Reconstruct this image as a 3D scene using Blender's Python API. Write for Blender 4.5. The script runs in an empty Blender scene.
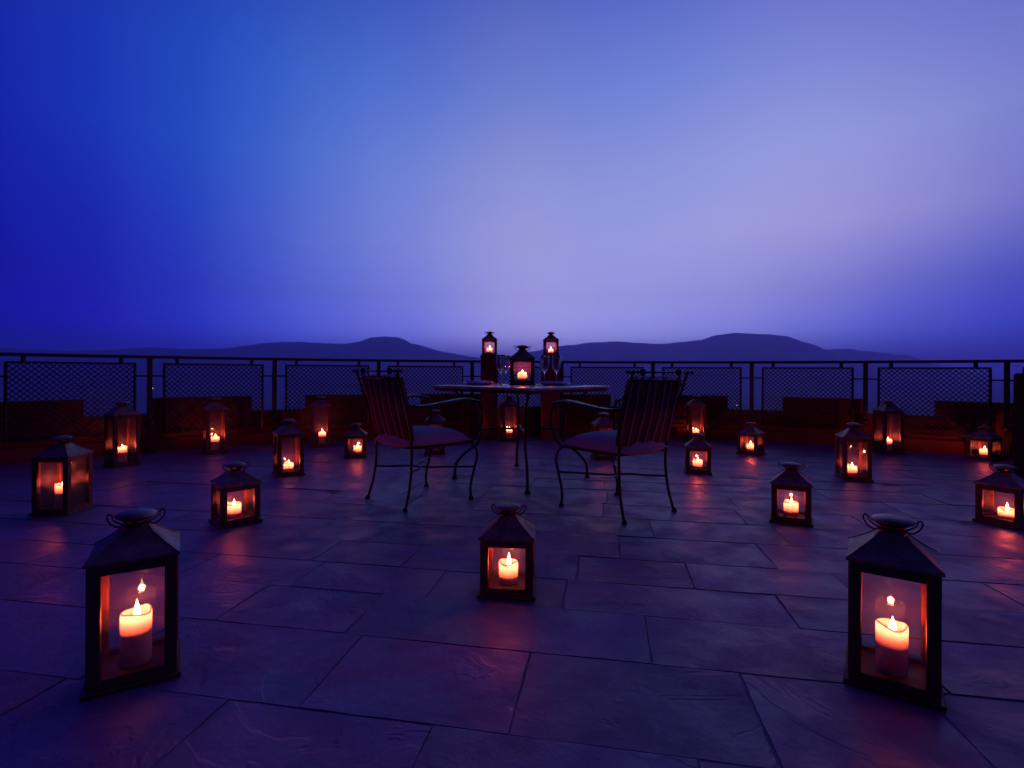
import bpy, math, random
from mathutils import Vector, Matrix
random.seed(11)
R = math.radians
PI = math.pi
scene = bpy.context.scene
COL = scene.collection

# ------------------------------------------------------------------ camera
cd = bpy.data.cameras.new('camera')
cam = bpy.data.objects.new('camera', cd); COL.objects.link(cam)
cam.location = (0, 0, 0.85)
cam.rotation_euler = (R(90), -0.005, 0)
cd.sensor_width = 36; cd.lens = 36 * 520 / 1024
cd.shift_y = -12 / 1024
cd.clip_start = 0.05; cd.clip_end = 30000
scene.camera = cam

# ------------------------------------------------------------------ view
scene.view_settings.view_transform = 'Standard'
scene.view_settings.look = 'None'
scene.view_settings.exposure = 0
scene.view_settings.gamma = 1
scene.view_settings.use_curve_mapping = False
scene.render.engine = 'CYCLES'
cy = scene.cycles
cy.use_denoising = True
cy.max_bounces = 10; cy.transparent_max_bounces = 24
cy.diffuse_bounces = 3; cy.glossy_bounces = 4; cy.transmission_bounces = 8; cy.volume_bounces = 2
cy.sample_clamp_indirect = 4.0
cy.caustics_reflective = False; cy.caustics_refractive = False
cy.volume_step_rate = 4

def s2l(c):
    return tuple(((v / 255) / 12.92 if v / 255 <= .04045 else ((v / 255 + .055) / 1.055) ** 2.4) for v in c) + (1,)

# ------------------------------------------------------------------ node helper
class NT:
    def __init__(s, tree): s.t = tree; s.n = tree.nodes; s.l = tree.links
    def new(s, typ, **kw):
        n = s.n.new(typ)
        for k, v in kw.items(): setattr(n, k, v)
        return n
    def put(s, sock, v):
        if hasattr(v, 'is_output') or isinstance(v, bpy.types.NodeSocket): s.l.new(v, sock)
        else: sock.default_value = v
    def m(s, op, a, b=0.0, c=0.0, clamp=False):
        n = s.new('ShaderNodeMath', operation=op, use_clamp=clamp)
        s.put(n.inputs[0], a); s.put(n.inputs[1], b); s.put(n.inputs[2], c)
        return n.outputs[0]
    def smooth(s, v, a, b, c=0.0, d=1.0):
        n = s.new('ShaderNodeMapRange', interpolation_type='SMOOTHSTEP')
        s.put(n.inputs[0], v)
        for i, q in enumerate((a, b, c, d)): n.inputs[i + 1].default_value = q
        return n.outputs[0]
    def ramp(s, v, stops, interp='LINEAR'):
        n = s.new('ShaderNodeValToRGB'); cr = n.color_ramp; cr.interpolation = interp
        while len(cr.elements) < len(stops): cr.elements.new(0.5)
        for e, (p, c) in zip(cr.elements, stops): e.position = p; e.color = c
        s.put(n.inputs[0], v); return n.outputs[0]
    def mix(s, f, a, b, mode='MIX'):
        n = s.new('ShaderNodeMix', data_type='RGBA', blend_type=mode)
        s.put(n.inputs[0], f); s.put(n.inputs[6], a); s.put(n.inputs[7], b)
        return n.outputs[2]
    def noise(s, vec, scale, detail=4, rough=.55, dist=0.0):
        n = s.new('ShaderNodeTexNoise'); s.put(n.inputs['Vector'], vec)
        n.inputs['Scale'].default_value = scale; n.inputs['Detail'].default_value = detail
        n.inputs['Roughness'].default_value = rough; n.inputs['Distortion'].default_value = dist
        return n.outputs['Fac']

# ------------------------------------------------------------------ world: sky after sunset
world = bpy.data.worlds.new('World'); scene.world = world; world.use_nodes = True
wt = NT(world.node_tree); wt.n.clear()
tc = wt.new('ShaderNodeTexCoord')
nrm = wt.new('ShaderNodeVectorMath', operation='NORMALIZE'); wt.l.new(tc.outputs['Generated'], nrm.inputs[0])
sp = wt.new('ShaderNodeSeparateXYZ'); wt.l.new(nrm.outputs[0], sp.inputs[0])
az = wt.m('MULTIPLY', wt.m('ARCTAN2', sp.outputs[0], sp.outputs[1]), 57.2958)
el = wt.m('MULTIPLY', wt.m('ARCSINE', sp.outputs[2]), 57.2958)
# radiance of the dusk sky (half scale) by elevation row and azimuth, glow over the north-east hills
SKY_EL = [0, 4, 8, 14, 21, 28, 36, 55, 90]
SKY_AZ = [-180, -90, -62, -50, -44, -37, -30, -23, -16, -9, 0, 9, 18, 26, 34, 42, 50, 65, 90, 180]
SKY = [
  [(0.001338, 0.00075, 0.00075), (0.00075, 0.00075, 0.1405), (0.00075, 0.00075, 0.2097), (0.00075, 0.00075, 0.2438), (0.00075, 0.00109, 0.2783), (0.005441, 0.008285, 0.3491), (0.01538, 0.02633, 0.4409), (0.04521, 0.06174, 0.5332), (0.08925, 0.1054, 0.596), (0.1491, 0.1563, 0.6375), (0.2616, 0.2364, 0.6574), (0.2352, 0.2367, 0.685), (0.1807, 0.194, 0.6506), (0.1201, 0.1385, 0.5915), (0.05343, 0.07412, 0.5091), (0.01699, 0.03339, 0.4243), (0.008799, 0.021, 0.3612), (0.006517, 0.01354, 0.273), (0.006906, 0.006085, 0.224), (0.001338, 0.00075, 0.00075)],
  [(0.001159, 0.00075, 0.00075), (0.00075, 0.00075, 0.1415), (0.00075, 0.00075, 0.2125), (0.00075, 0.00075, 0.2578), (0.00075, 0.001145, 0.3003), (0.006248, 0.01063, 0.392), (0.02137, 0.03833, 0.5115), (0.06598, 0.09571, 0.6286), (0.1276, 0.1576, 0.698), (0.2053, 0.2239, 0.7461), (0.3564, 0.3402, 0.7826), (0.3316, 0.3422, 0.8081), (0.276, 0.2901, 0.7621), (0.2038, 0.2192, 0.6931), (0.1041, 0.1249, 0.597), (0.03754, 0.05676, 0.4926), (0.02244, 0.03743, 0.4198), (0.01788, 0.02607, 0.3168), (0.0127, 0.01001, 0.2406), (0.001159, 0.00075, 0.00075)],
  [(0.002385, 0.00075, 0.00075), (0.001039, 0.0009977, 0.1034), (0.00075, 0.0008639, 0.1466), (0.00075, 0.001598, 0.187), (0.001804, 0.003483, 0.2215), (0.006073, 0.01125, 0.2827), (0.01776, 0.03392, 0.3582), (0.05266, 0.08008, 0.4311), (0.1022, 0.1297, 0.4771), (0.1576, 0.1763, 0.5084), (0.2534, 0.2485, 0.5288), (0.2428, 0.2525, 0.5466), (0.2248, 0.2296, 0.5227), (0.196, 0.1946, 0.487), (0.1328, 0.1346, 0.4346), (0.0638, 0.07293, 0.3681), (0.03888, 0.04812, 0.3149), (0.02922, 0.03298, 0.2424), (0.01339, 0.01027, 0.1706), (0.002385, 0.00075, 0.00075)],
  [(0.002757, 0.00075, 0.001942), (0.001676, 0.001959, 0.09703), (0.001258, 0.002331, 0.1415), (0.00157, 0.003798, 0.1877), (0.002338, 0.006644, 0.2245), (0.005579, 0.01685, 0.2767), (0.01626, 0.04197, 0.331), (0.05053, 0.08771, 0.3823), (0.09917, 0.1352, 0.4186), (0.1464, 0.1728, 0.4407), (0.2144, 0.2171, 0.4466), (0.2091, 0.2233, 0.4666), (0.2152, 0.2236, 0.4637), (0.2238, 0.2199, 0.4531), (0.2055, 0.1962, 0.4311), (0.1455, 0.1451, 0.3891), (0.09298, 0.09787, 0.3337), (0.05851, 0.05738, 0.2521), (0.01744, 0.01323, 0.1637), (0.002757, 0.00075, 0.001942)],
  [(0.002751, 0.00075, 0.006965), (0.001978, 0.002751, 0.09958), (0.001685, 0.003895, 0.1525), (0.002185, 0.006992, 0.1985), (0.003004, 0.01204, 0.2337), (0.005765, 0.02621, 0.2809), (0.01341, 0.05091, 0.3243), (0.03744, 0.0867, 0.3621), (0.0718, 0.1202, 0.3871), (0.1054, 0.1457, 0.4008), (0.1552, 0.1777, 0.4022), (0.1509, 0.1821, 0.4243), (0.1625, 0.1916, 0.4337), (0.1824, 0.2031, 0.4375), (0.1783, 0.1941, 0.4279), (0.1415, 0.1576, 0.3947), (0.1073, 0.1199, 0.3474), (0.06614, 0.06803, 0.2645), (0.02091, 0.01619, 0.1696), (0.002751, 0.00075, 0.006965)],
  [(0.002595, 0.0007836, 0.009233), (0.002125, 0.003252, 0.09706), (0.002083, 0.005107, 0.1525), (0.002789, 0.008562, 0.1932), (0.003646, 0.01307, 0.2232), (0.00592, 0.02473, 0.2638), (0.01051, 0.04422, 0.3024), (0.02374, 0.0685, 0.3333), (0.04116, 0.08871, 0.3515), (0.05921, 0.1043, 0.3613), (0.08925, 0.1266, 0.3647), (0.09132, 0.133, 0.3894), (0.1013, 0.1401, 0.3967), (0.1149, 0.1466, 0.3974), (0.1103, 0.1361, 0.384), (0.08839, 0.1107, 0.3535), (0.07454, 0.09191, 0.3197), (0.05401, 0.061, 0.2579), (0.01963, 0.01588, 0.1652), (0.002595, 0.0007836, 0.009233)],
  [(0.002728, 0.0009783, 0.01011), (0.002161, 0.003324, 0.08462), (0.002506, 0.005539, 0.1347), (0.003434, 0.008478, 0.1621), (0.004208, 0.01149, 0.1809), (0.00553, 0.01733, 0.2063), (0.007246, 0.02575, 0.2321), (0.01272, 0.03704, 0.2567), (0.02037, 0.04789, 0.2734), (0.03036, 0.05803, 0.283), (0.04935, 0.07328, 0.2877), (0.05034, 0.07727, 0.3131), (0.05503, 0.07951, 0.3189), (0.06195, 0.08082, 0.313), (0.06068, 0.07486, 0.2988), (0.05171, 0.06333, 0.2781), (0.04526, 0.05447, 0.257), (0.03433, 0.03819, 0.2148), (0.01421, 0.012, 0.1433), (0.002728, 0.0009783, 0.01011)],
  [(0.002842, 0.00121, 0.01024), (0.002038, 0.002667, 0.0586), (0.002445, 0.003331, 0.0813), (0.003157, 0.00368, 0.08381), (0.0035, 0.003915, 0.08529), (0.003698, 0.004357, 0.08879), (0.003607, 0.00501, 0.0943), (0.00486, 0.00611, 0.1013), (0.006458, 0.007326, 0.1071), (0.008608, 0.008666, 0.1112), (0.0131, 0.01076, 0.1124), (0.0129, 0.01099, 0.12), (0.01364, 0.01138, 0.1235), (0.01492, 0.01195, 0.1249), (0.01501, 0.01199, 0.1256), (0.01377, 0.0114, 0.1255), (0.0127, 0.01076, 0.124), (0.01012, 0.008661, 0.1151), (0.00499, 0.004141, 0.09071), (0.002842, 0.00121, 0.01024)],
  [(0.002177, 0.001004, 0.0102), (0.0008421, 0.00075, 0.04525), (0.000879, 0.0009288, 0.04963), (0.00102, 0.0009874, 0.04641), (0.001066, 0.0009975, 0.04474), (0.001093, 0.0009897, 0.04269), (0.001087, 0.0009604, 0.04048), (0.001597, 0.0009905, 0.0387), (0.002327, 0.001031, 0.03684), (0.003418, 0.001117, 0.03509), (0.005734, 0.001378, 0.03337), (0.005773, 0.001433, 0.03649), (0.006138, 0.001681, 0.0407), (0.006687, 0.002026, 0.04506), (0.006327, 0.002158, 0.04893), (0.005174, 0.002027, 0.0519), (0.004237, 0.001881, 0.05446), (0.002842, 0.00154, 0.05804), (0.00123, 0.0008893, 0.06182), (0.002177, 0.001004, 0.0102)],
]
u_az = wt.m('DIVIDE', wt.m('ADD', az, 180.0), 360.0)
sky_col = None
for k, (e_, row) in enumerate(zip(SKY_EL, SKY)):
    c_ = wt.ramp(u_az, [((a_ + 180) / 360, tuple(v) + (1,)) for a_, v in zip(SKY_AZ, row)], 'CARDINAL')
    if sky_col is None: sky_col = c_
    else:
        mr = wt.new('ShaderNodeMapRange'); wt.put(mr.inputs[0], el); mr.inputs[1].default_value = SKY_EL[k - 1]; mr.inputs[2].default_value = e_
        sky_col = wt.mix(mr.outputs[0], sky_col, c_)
grain = wt.noise(nrm.outputs[0], 2.2, 3, .5)
sky_col = wt.mix(1.0, sky_col, wt.ramp(grain, [(.3, (.93, .92, .91, 1)), (.7, (.98, .965, .93, 1))]), 'MULTIPLY')
nish = wt.new('ShaderNodeTexSky', sky_type='NISHITA')
nish.sun_disc = False; nish.sun_elevation = R(-4.0); nish.sun_rotation = R(25)
nish.altitude = 1100
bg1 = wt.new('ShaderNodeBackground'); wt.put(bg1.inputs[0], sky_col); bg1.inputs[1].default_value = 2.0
bg2 = wt.new('ShaderNodeBackground'); wt.put(bg2.inputs[0], nish.outputs[0]); bg2.inputs[1].default_value = 0.05
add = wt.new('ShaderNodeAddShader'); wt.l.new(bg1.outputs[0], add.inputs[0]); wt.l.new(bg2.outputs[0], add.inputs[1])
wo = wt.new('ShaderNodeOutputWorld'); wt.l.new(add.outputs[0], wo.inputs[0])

# ------------------------------------------------------------------ materials
def newmat(name):
    m = bpy.data.materials.new(name); m.use_nodes = True
    t = NT(m.node_tree); b = t.n['Principled BSDF']
    return m, t, b
def simple(name, col, rough=.6, metal=0.0, var=.25, vscale=30, bump=.0, spec=.5, bscale=None):
    m, t, b = newmat(name)
    tc = t.new('ShaderNodeTexCoord')
    oi = t.new('ShaderNodeObjectInfo')
    off = t.new('ShaderNodeVectorMath', operation='ADD'); t.l.new(tc.outputs['Object'], off.inputs[0])
    sc = t.new('ShaderNodeVectorMath', operation='SCALE'); sc.inputs[0].default_value = (7, 3, 5); t.l.new(oi.outputs['Random'], sc.inputs['Scale'])
    t.l.new(sc.outputs[0], off.inputs[1]); vec = off.outputs[0]
    n = t.noise(vec, vscale, 5, .6)
    c2 = tuple(min(1, v * (1 + var)) for v in col) + (1,); c1 = tuple(v * (1 - var) for v in col) + (1,)
    cc = t.ramp(n, [(.3, c1), (.7, c2)])
    t.put(b.inputs['Base Color'], cc)
    b.inputs['Metallic'].default_value = metal
    t.put(b.inputs['Roughness'], t.smooth(t.noise(vec, vscale * .6, 3), .3, .7, max(.05, rough - .1), min(1, rough + .12)))
    b.inputs['Specular IOR Level'].default_value = spec
    if bump:
        bn = t.new('ShaderNodeBump'); bn.inputs['Strength'].default_value = bump; bn.inputs['Distance'].default_value = .004
        t.put(bn.inputs['Height'], t.noise(vec, bscale or vscale * 2, 5)); t.l.new(bn.outputs[0], b.inputs['Normal'])
    return m
M = {}
M['iron'] = simple('wrought_iron', (.022, .019, .018), .42, .7, .3, 40, .3)
M['fence'] = simple('painted_fence_steel', (.018, .018, .02), .5, .3, .3, 20)
M['wood'] = simple('dark_stained_wood', (.11, .030, .018), .55, 0, .45, 22, .35)
M['tin'] = simple('aged_roof_metal', (.28, .165, .125), .5, .45, .5, 18, .35)
M['tin_dark'] = simple('blackened_metal', (.045, .035, .032), .42, .8, .5, 30, .2)
M['pier'] = simple('dark_brown_render', (.10, .038, .032), .85, 0, .35, 5, .5, .2, 14)
M['china'] = simple('white_china', (.78, .76, .72), .15, 0, .03, 5)
M['linen'] = simple('white_linen', (.80, .78, .76), .85, 0, .06, 60, .3, .2, 300)
M['mat'] = simple('woven_placemat', (.72, .66, .64), .85, 0, .12, 90, .4, .2, 260)
M['tabletop'] = simple('stone_tabletop', (.30, .27, .26), .28, 0, .35, 14, .15)
M['cushion'] = simple('mauve_cushion_fabric', (.40, .37, .38), .9, 0, .12, 60, .35, .15, 400)
M['wick'] = simple('charred_wick', (.02, .015, .012), .9)
M['terrace'] = simple('black_stone', (.016, .013, .014), .85, 0, .3, 2.2, .5, .3, 12)

def plaster():
    m, t, b = newmat('red_plaster')
    geo = t.new('ShaderNodeNewGeometry'); v = geo.outputs['Position']
    a = t.noise(v, 1.7, 6, .65); c = t.noise(v, 11, 5, .6)
    col = t.ramp(a, [(.25, (.115, .030, .026, 1)), (.55, (.16, .045, .036, 1)), (.8, (.20, .068, .052, 1))])
    col = t.mix(t.smooth(c, .55, .75, 0, .5), col, (.14, .06, .045, 1))
    t.put(b.inputs['Base Color'], col); b.inputs['Roughness'].default_value = .9
    b.inputs['Specular IOR Level'].default_value = .2
    bn = t.new('ShaderNodeBump'); bn.inputs['Strength'].default_value = .5; bn.inputs['Distance'].default_value = .012
    t.put(bn.inputs['Height'], t.noise(v, 16, 6, .65)); t.l.new(bn.outputs[0], b.inputs['Normal'])
    return m
M['plaster'] = plaster()

def stone():
    m, t, b = newmat('riven_sandstone_flags')
    geo = t.new('ShaderNodeNewGeometry'); pos = geo.outputs['Position']; rnd = geo.outputs['Random Per Island']
    off = t.new('ShaderNodeVectorMath', operation='ADD'); t.l.new(pos, off.inputs[0])
    sc = t.new('ShaderNodeVectorMath', operation='SCALE'); sc.inputs[0].default_value = (13, 29, 7); t.l.new(rnd, sc.inputs['Scale']); t.l.new(sc.outputs[0], off.inputs[1])
    v = off.outputs[0]
    big = t.noise(v, 1.3, 6, .6, .6); fine = t.noise(v, 22, 6, .65)
    base = t.ramp(rnd, [(0, (0.225, 0.091, 0.196, 1)), (.35, (0.309, 0.120, 0.260, 1)), (.7, (0.253, 0.109, 0.281, 1)), (1, (0.337, 0.126, 0.231, 1))])
    base = t.mix(t.smooth(big, .35, .7, 0, .75), base, (0.133, 0.052, 0.126, 1))
    base = t.mix(t.smooth(fine, .5, .75, 0, .35), base, (0.393, 0.183, 0.323, 1))
    t.put(b.inputs['Base Color'], base)
    # flaked layers: stepped contour heights
    lay = t.noise(v, 1.6, 5, .55, 1.0)
    st = t.m('MULTIPLY', lay, 9.0)
    fl = t.m('FLOOR', st)
    fr = t.m('SUBTRACT', st, fl)
    step = t.m('ADD', fl, t.smooth(fr, .0, .12))
    mask = t.smooth(t.noise(v, .9, 2), .46, .6)
    h = t.m('ADD', t.m('MULTIPLY', step, t.m('ADD', .05, t.m('MULTIPLY', mask, .17))), t.m('MULTIPLY', fine, .42))
    h = t.m('ADD', h, t.m('MULTIPLY', t.noise(v, 5, 4, .6), .55))
    bn = t.new('ShaderNodeBump'); bn.inputs['Strength'].default_value = .8; bn.inputs['Distance'].default_value = .008
    t.put(bn.inputs['Height'], h); t.l.new(bn.outputs[0], b.inputs['Normal'])
    t.put(b.inputs['Roughness'], t.smooth(t.noise(v, 6, 5, .6), .3, .75, .40, .68))
    b.inputs['Specular IOR Level'].default_value = .55
    return m
M['stone'] = stone()
M['mortar'] = simple('joint_mortar', (.22, .14, .18), .95, 0, .3, 9, .3)

def terrain_mat():
    m, t, b = newmat('dry_scrub_land')
    geo = t.new('ShaderNodeNewGeometry'); v = geo.outputs['Position']
    a = t.noise(v, .004, 8, .6); c = t.noise(v, .03, 6, .7)
    col = t.ramp(a, [(.3, (.10, .10, .08, 1)), (.5, (.18, .15, .12, 1)), (.7, (.27, .22, .17, 1))])
    col = t.mix(t.smooth(c, .45, .6, 0, .7), col, (.06, .07, .05, 1))
    t.put(b.inputs['Base Color'], col); b.inputs['Roughness'].default_value = .95
    b.inputs['Specular IOR Level'].default_value = .1
    return m
M['land'] = terrain_mat()

def glass_mat(name, tint=(1, 1, 1, 1), ior=1.5, smear=.0):
    m, t, b = newmat(name); t.n.remove(b)
    fr = t.new('ShaderNodeFresnel'); fr.inputs[0].default_value = ior
    tr = t.new('ShaderNodeBsdfTransparent'); tr.inputs[0].default_value = tint
    gl = t.new('ShaderNodeBsdfGlossy'); gl.inputs['Roughness'].default_value = .015
    mx = t.new('ShaderNodeMixShader'); t.put(mx.inputs[0], fr.outputs[0]); t.l.new(tr.outputs[0], mx.inputs[1]); t.l.new(gl.outputs[0], mx.inputs[2])
    last = mx.outputs[0]
    if smear:
        geo = t.new('ShaderNodeNewGeometry')
        n = t.noise(geo.outputs['Position'], 18, 5, .65)
        df = t.new('ShaderNodeBsdfDiffuse'); df.inputs[0].default_value = (.7, .7, .7, 1)
        tl = t.new('ShaderNodeBsdfTranslucent'); tl.inputs[0].default_value = (.7, .7, .7, 1)
        ad = t.new('ShaderNodeMixShader'); ad.inputs[0].default_value = .5; t.l.new(df.outputs[0], ad.inputs[1]); t.l.new(tl.outputs[0], ad.inputs[2])
        mx2 = t.new('ShaderNodeMixShader'); t.put(mx2.inputs[0], t.smooth(n, .35, .8, smear * .4, smear))
        t.l.new(last, mx2.inputs[1]); t.l.new(ad.outputs[0], mx2.inputs[2]); last = mx2.outputs[0]
    t.l.new(last, t.n['Material Output'].inputs[0])
    return m
M['pane'] = glass_mat('lantern_glass', (.97, .96, .95, 1), 1.5, .05)
def stemware():
    m, t, b = newmat('clear_stemware'); b.inputs['Transmission Weight'].default_value = 1; b.inputs['Roughness'].default_value = .0
    b.inputs['IOR'].default_value = 1.5; b.inputs['Base Color'].default_value = (.98, .98, .98, 1); return m
M['wine_glass'] = stemware()

def wax_mat(nm='cream_wax', trn=.42, edge=None):
    m, t, b = newmat(nm); t.n.remove(b)
    col = (.80, .62, .50, 1)
    df = t.new('ShaderNodeBsdfDiffuse'); df.inputs[0].default_value = col
    tl = t.new('ShaderNodeBsdfTranslucent'); tl.inputs[0].default_value = (.97, .86, .74, 1)
    mx = t.new('ShaderNodeMixShader'); mx.inputs[0].default_value = trn
    if edge is not None:
        tcg = t.new('ShaderNodeTexCoord'); sz = t.new('ShaderNodeSeparateXYZ'); t.l.new(tcg.outputs['Generated'], sz.inputs[0])
        t.put(mx.inputs[0], t.smooth(sz.outputs[2], edge - .01, min(.98, edge + .34), .035, .50))
    t.l.new(df.outputs[0], mx.inputs[1]); t.l.new(tl.outputs[0], mx.inputs[2])
    gl = t.new('ShaderNodeBsdfGlossy'); gl.inputs['Roughness'].default_value = .4
    m2 = t.new('ShaderNodeMixShader'); m2.inputs[0].default_value = .04
    t.l.new(mx.outputs[0], m2.inputs[1]); t.l.new(gl.outputs[0], m2.inputs[2])
    t.l.new(m2.outputs[0], t.n['Material Output'].inputs[0])
    return m
M['wax_tall'] = wax_mat('cream_wax_tall', .42, .55)
M['wax_short'] = wax_mat('cream_wax_short', .42, .27)
M['wax_solid'] = wax_mat('molten_wax', .05)

def flame_mat():
    m, t, b = newmat('candle_flame'); t.n.remove(b)
    tcn = t.new('ShaderNodeTexCoord'); s = t.new('ShaderNodeSeparateXYZ'); t.l.new(tcn.outputs['Generated'], s.inputs[0])
    col = t.ramp(s.outputs[2], [(0, (1, .30, .12, 1)), (.3, (1, .52, .25, 1)), (.75, (1, .62, .34, 1)), (1, (1, .4, .14, 1))])
    e = t.new('ShaderNodeEmission'); t.put(e.inputs[0], col); e.inputs[1].default_value = 9.0
    tr = t.new('ShaderNodeBsdfTransparent')
    ad = t.new('ShaderNodeAddShader'); t.l.new(e.outputs[0], ad.inputs[0]); t.l.new(tr.outputs[0], ad.inputs[1])
    t.l.new(ad.outputs[0], t.n['Material Output'].inputs[0])
    return m
M['flame'] = flame_mat()

def stripe_mat():
    m, t, b = newmat('striped_chair_fabric')
    tcn = t.new('ShaderNodeTexCoord'); s = t.new('ShaderNodeSeparateXYZ'); t.l.new(tcn.outputs['Object'], s.inputs[0])
    u = t.m('FRACT', t.m('MULTIPLY', t.m('ADD', s.outputs[0], 5.0), 7.0))
    cm = t.ramp(u, [(0, (.13, .035, .038, 1)), (.30, (.05, .026, .034, 1)), (.46, (.36, .26, .23, 1)), (.54, (.14, .04, .04, 1)), (.76, (.055, .03, .036, 1)), (.90, (.30, .20, .18, 1))], 'CONSTANT')
    t.put(b.inputs['Base Color'], cm); b.inputs['Roughness'].default_value = .9; b.inputs['Specular IOR Level'].default_value = .1
    bn = t.new('ShaderNodeBump'); bn.inputs['Strength'].default_value = .4; bn.inputs['Distance'].default_value = .003
    t.put(bn.inputs['Height'], t.noise(tcn.outputs['Object'], 60, 4)); t.l.new(bn.outputs[0], b.inputs['Normal'])
    return m
M['stripe'] = stripe_mat()

# ------------------------------------------------------------------ mesh builder
class MB:
    def __init__(s): s.v = []; s.f = []; s.sm = []
    def add(s, vs, fs, smooth=False):
        o = len(s.v); s.v += [tuple(v) for v in vs]
        s.f += [tuple(i + o for i in f) for f in fs]; s.sm += [smooth] * len(fs)
        return s
    def box(s, x0, x1, y0, y1, z0, z1, bev=0.0, mat=None):
        vs = []
        if bev <= 0:
            vs = [(x, y, z) for z in (z0, z1) for x, y in ((x0, y0), (x1, y0), (x1, y1), (x0, y1))]
            fs = [(3, 2, 1, 0), (4, 5, 6, 7), (0, 1, 5, 4), (1, 2, 6, 5), (2, 3, 7, 6), (3, 0, 4, 7)]
        else:
            b = bev
            def ring(z, i):
                return [(x0 + i, y0 + b, z), (x0 + b, y0 + i, z), (x1 - b, y0 + i, z), (x1 - i, y0 + b, z), (x1 - i, y1 - b, z), (x1 - b, y1 - i, z), (x0 + b, y1 - i, z), (x0 + i, y1 - b, z)]
            def rin(z):
                return [(x0 + b, y0 + b, z)] * 2 + [(x1 - b, y0 + b, z)] * 2 + [(x1 - b, y1 - b, z)] * 2 + [(x0 + b, y1 - b, z)] * 2
            vs = [(x0 + b, y0 + b, z0), (x1 - b, y0 + b, z0), (x1 - b, y1 - b, z0), (x0 + b, y1 - b, z0)] + ring(z0 + b, 0) + ring(z1 - b, 0) + [(x0 + b, y0 + b, z1), (x1 - b, y0 + b, z1), (x1 - b, y1 - b, z1), (x0 + b, y1 - b, z1)]
            fs = [(3, 2, 1, 0), (20, 21, 22, 23)]
            for k in range(8):
                fs.append((4 + k, 4 + (k + 1) % 8, 12 + (k + 1) % 8, 12 + k))
            for c in range(4):
                a, bb = 4 + 2 * c, 4 + 2 * c + 1
                fs.append((c, bb, a)); nx = 4 + (2 * c + 2) % 8
                fs.append((c, (c + 1) % 4, nx, bb))
                a, bb = 12 + 2 * c, 12 + 2 * c + 1; nx = 12 + (2 * c + 2) % 8
                fs.append((20 + c, a, bb)); fs.append((20 + c, bb, nx, 20 + (c + 1) % 4))
        if mat is not None: vs = [tuple(mat @ Vector(v)) for v in vs]
        return s.add(vs, fs)
    def tube(s, pts, r, n=8, cap=True, closed=False):
        pts = [Vector(p) for p in pts]; rs = r if isinstance(r, (list, tuple)) else [r] * len(pts)
        N = len(pts); tang = []
        for i in range(N):
            if closed: d = pts[(i + 1) % N] - pts[i - 1]
            else: d = pts[min(i + 1, N - 1)] - pts[max(i - 1, 0)]
            tang.append(d.normalized())
        up = Vector((0, 0, 1)) if abs(tang[0].z) < .9 else Vector((1, 0, 0))
        a = tang[0].cross(up).normalized(); vs = []
        for i in range(N):
            a = (a - tang[i] * a.dot(tang[i])).normalized(); b = tang[i].cross(a)
            for k in range(n):
                t = 2 * PI * k / n; vs.append(pts[i] + (a * math.cos(t) + b * math.sin(t)) * rs[i])
        fs = []
        for i in range(N if closed else N - 1):
            j = (i + 1) % N
            for k in range(n): fs.append((i * n + k, i * n + (k + 1) % n, j * n + (k + 1) % n, j * n + k))
        s.add(vs, fs, True)
        if cap and not closed:
            o = len(s.v) - len(vs)
            s.f.append(tuple(o + k for k in range(n))[::-1]); s.f.append(tuple(o + (N - 1) * n + k for k in range(n))); s.sm += [False, False]
        return s
    def lathe(s, prof, n=24, c=(0, 0, 0), smooth=True, wob=None):
        vs = []
        for (r, z) in prof:
            for k in range(n):
                t = 2 * PI * k / n; w = wob(t, z) if wob else 0
                vs.append((c[0] + r * math.cos(t), c[1] + r * math.sin(t), c[2] + z + w))
        fs = [(i * n + k, i * n + (k + 1) % n, (i + 1) * n + (k + 1) % n, (i + 1) * n + k) for i in range(len(prof) - 1) for k in range(n)]
        return s.add(vs, fs, smooth)
    def bar(s, p, q, w, h, n=None):
        p, q = Vector(p), Vector(q); d = (q - p).normalized()
        up = Vector(n) if n else (Vector((0, 0, 1)) if abs(d.z) < .95 else Vector((0, 1, 0)))
        a = d.cross(up).normalized() * (w / 2); b = a.cross(d).normalized() * (h / 2)
        vs = [e + x * a + y * b for e in (p, q) for x, y in ((-1, -1), (1, -1), (1, 1), (-1, 1))]
        return s.add(vs, [(3, 2, 1, 0), (4, 5, 6, 7), (0, 1, 5, 4), (1, 2, 6, 5), (2, 3, 7, 6), (3, 0, 4, 7)])
    def mesh(s, name, mat):
        me = bpy.data.meshes.new(name); me.from_pydata([tuple(v) for v in s.v], [], s.f); me.materials.append(mat)
        me.polygons.foreach_set('use_smooth', s.sm); me.update(); me.validate()
        return me
    def build(s, name, mat, parent=None):
        o = bpy.data.objects.new(name, s.mesh(name, mat)); COL.objects.link(o)
        if parent: o.parent = parent
        return o

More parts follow.
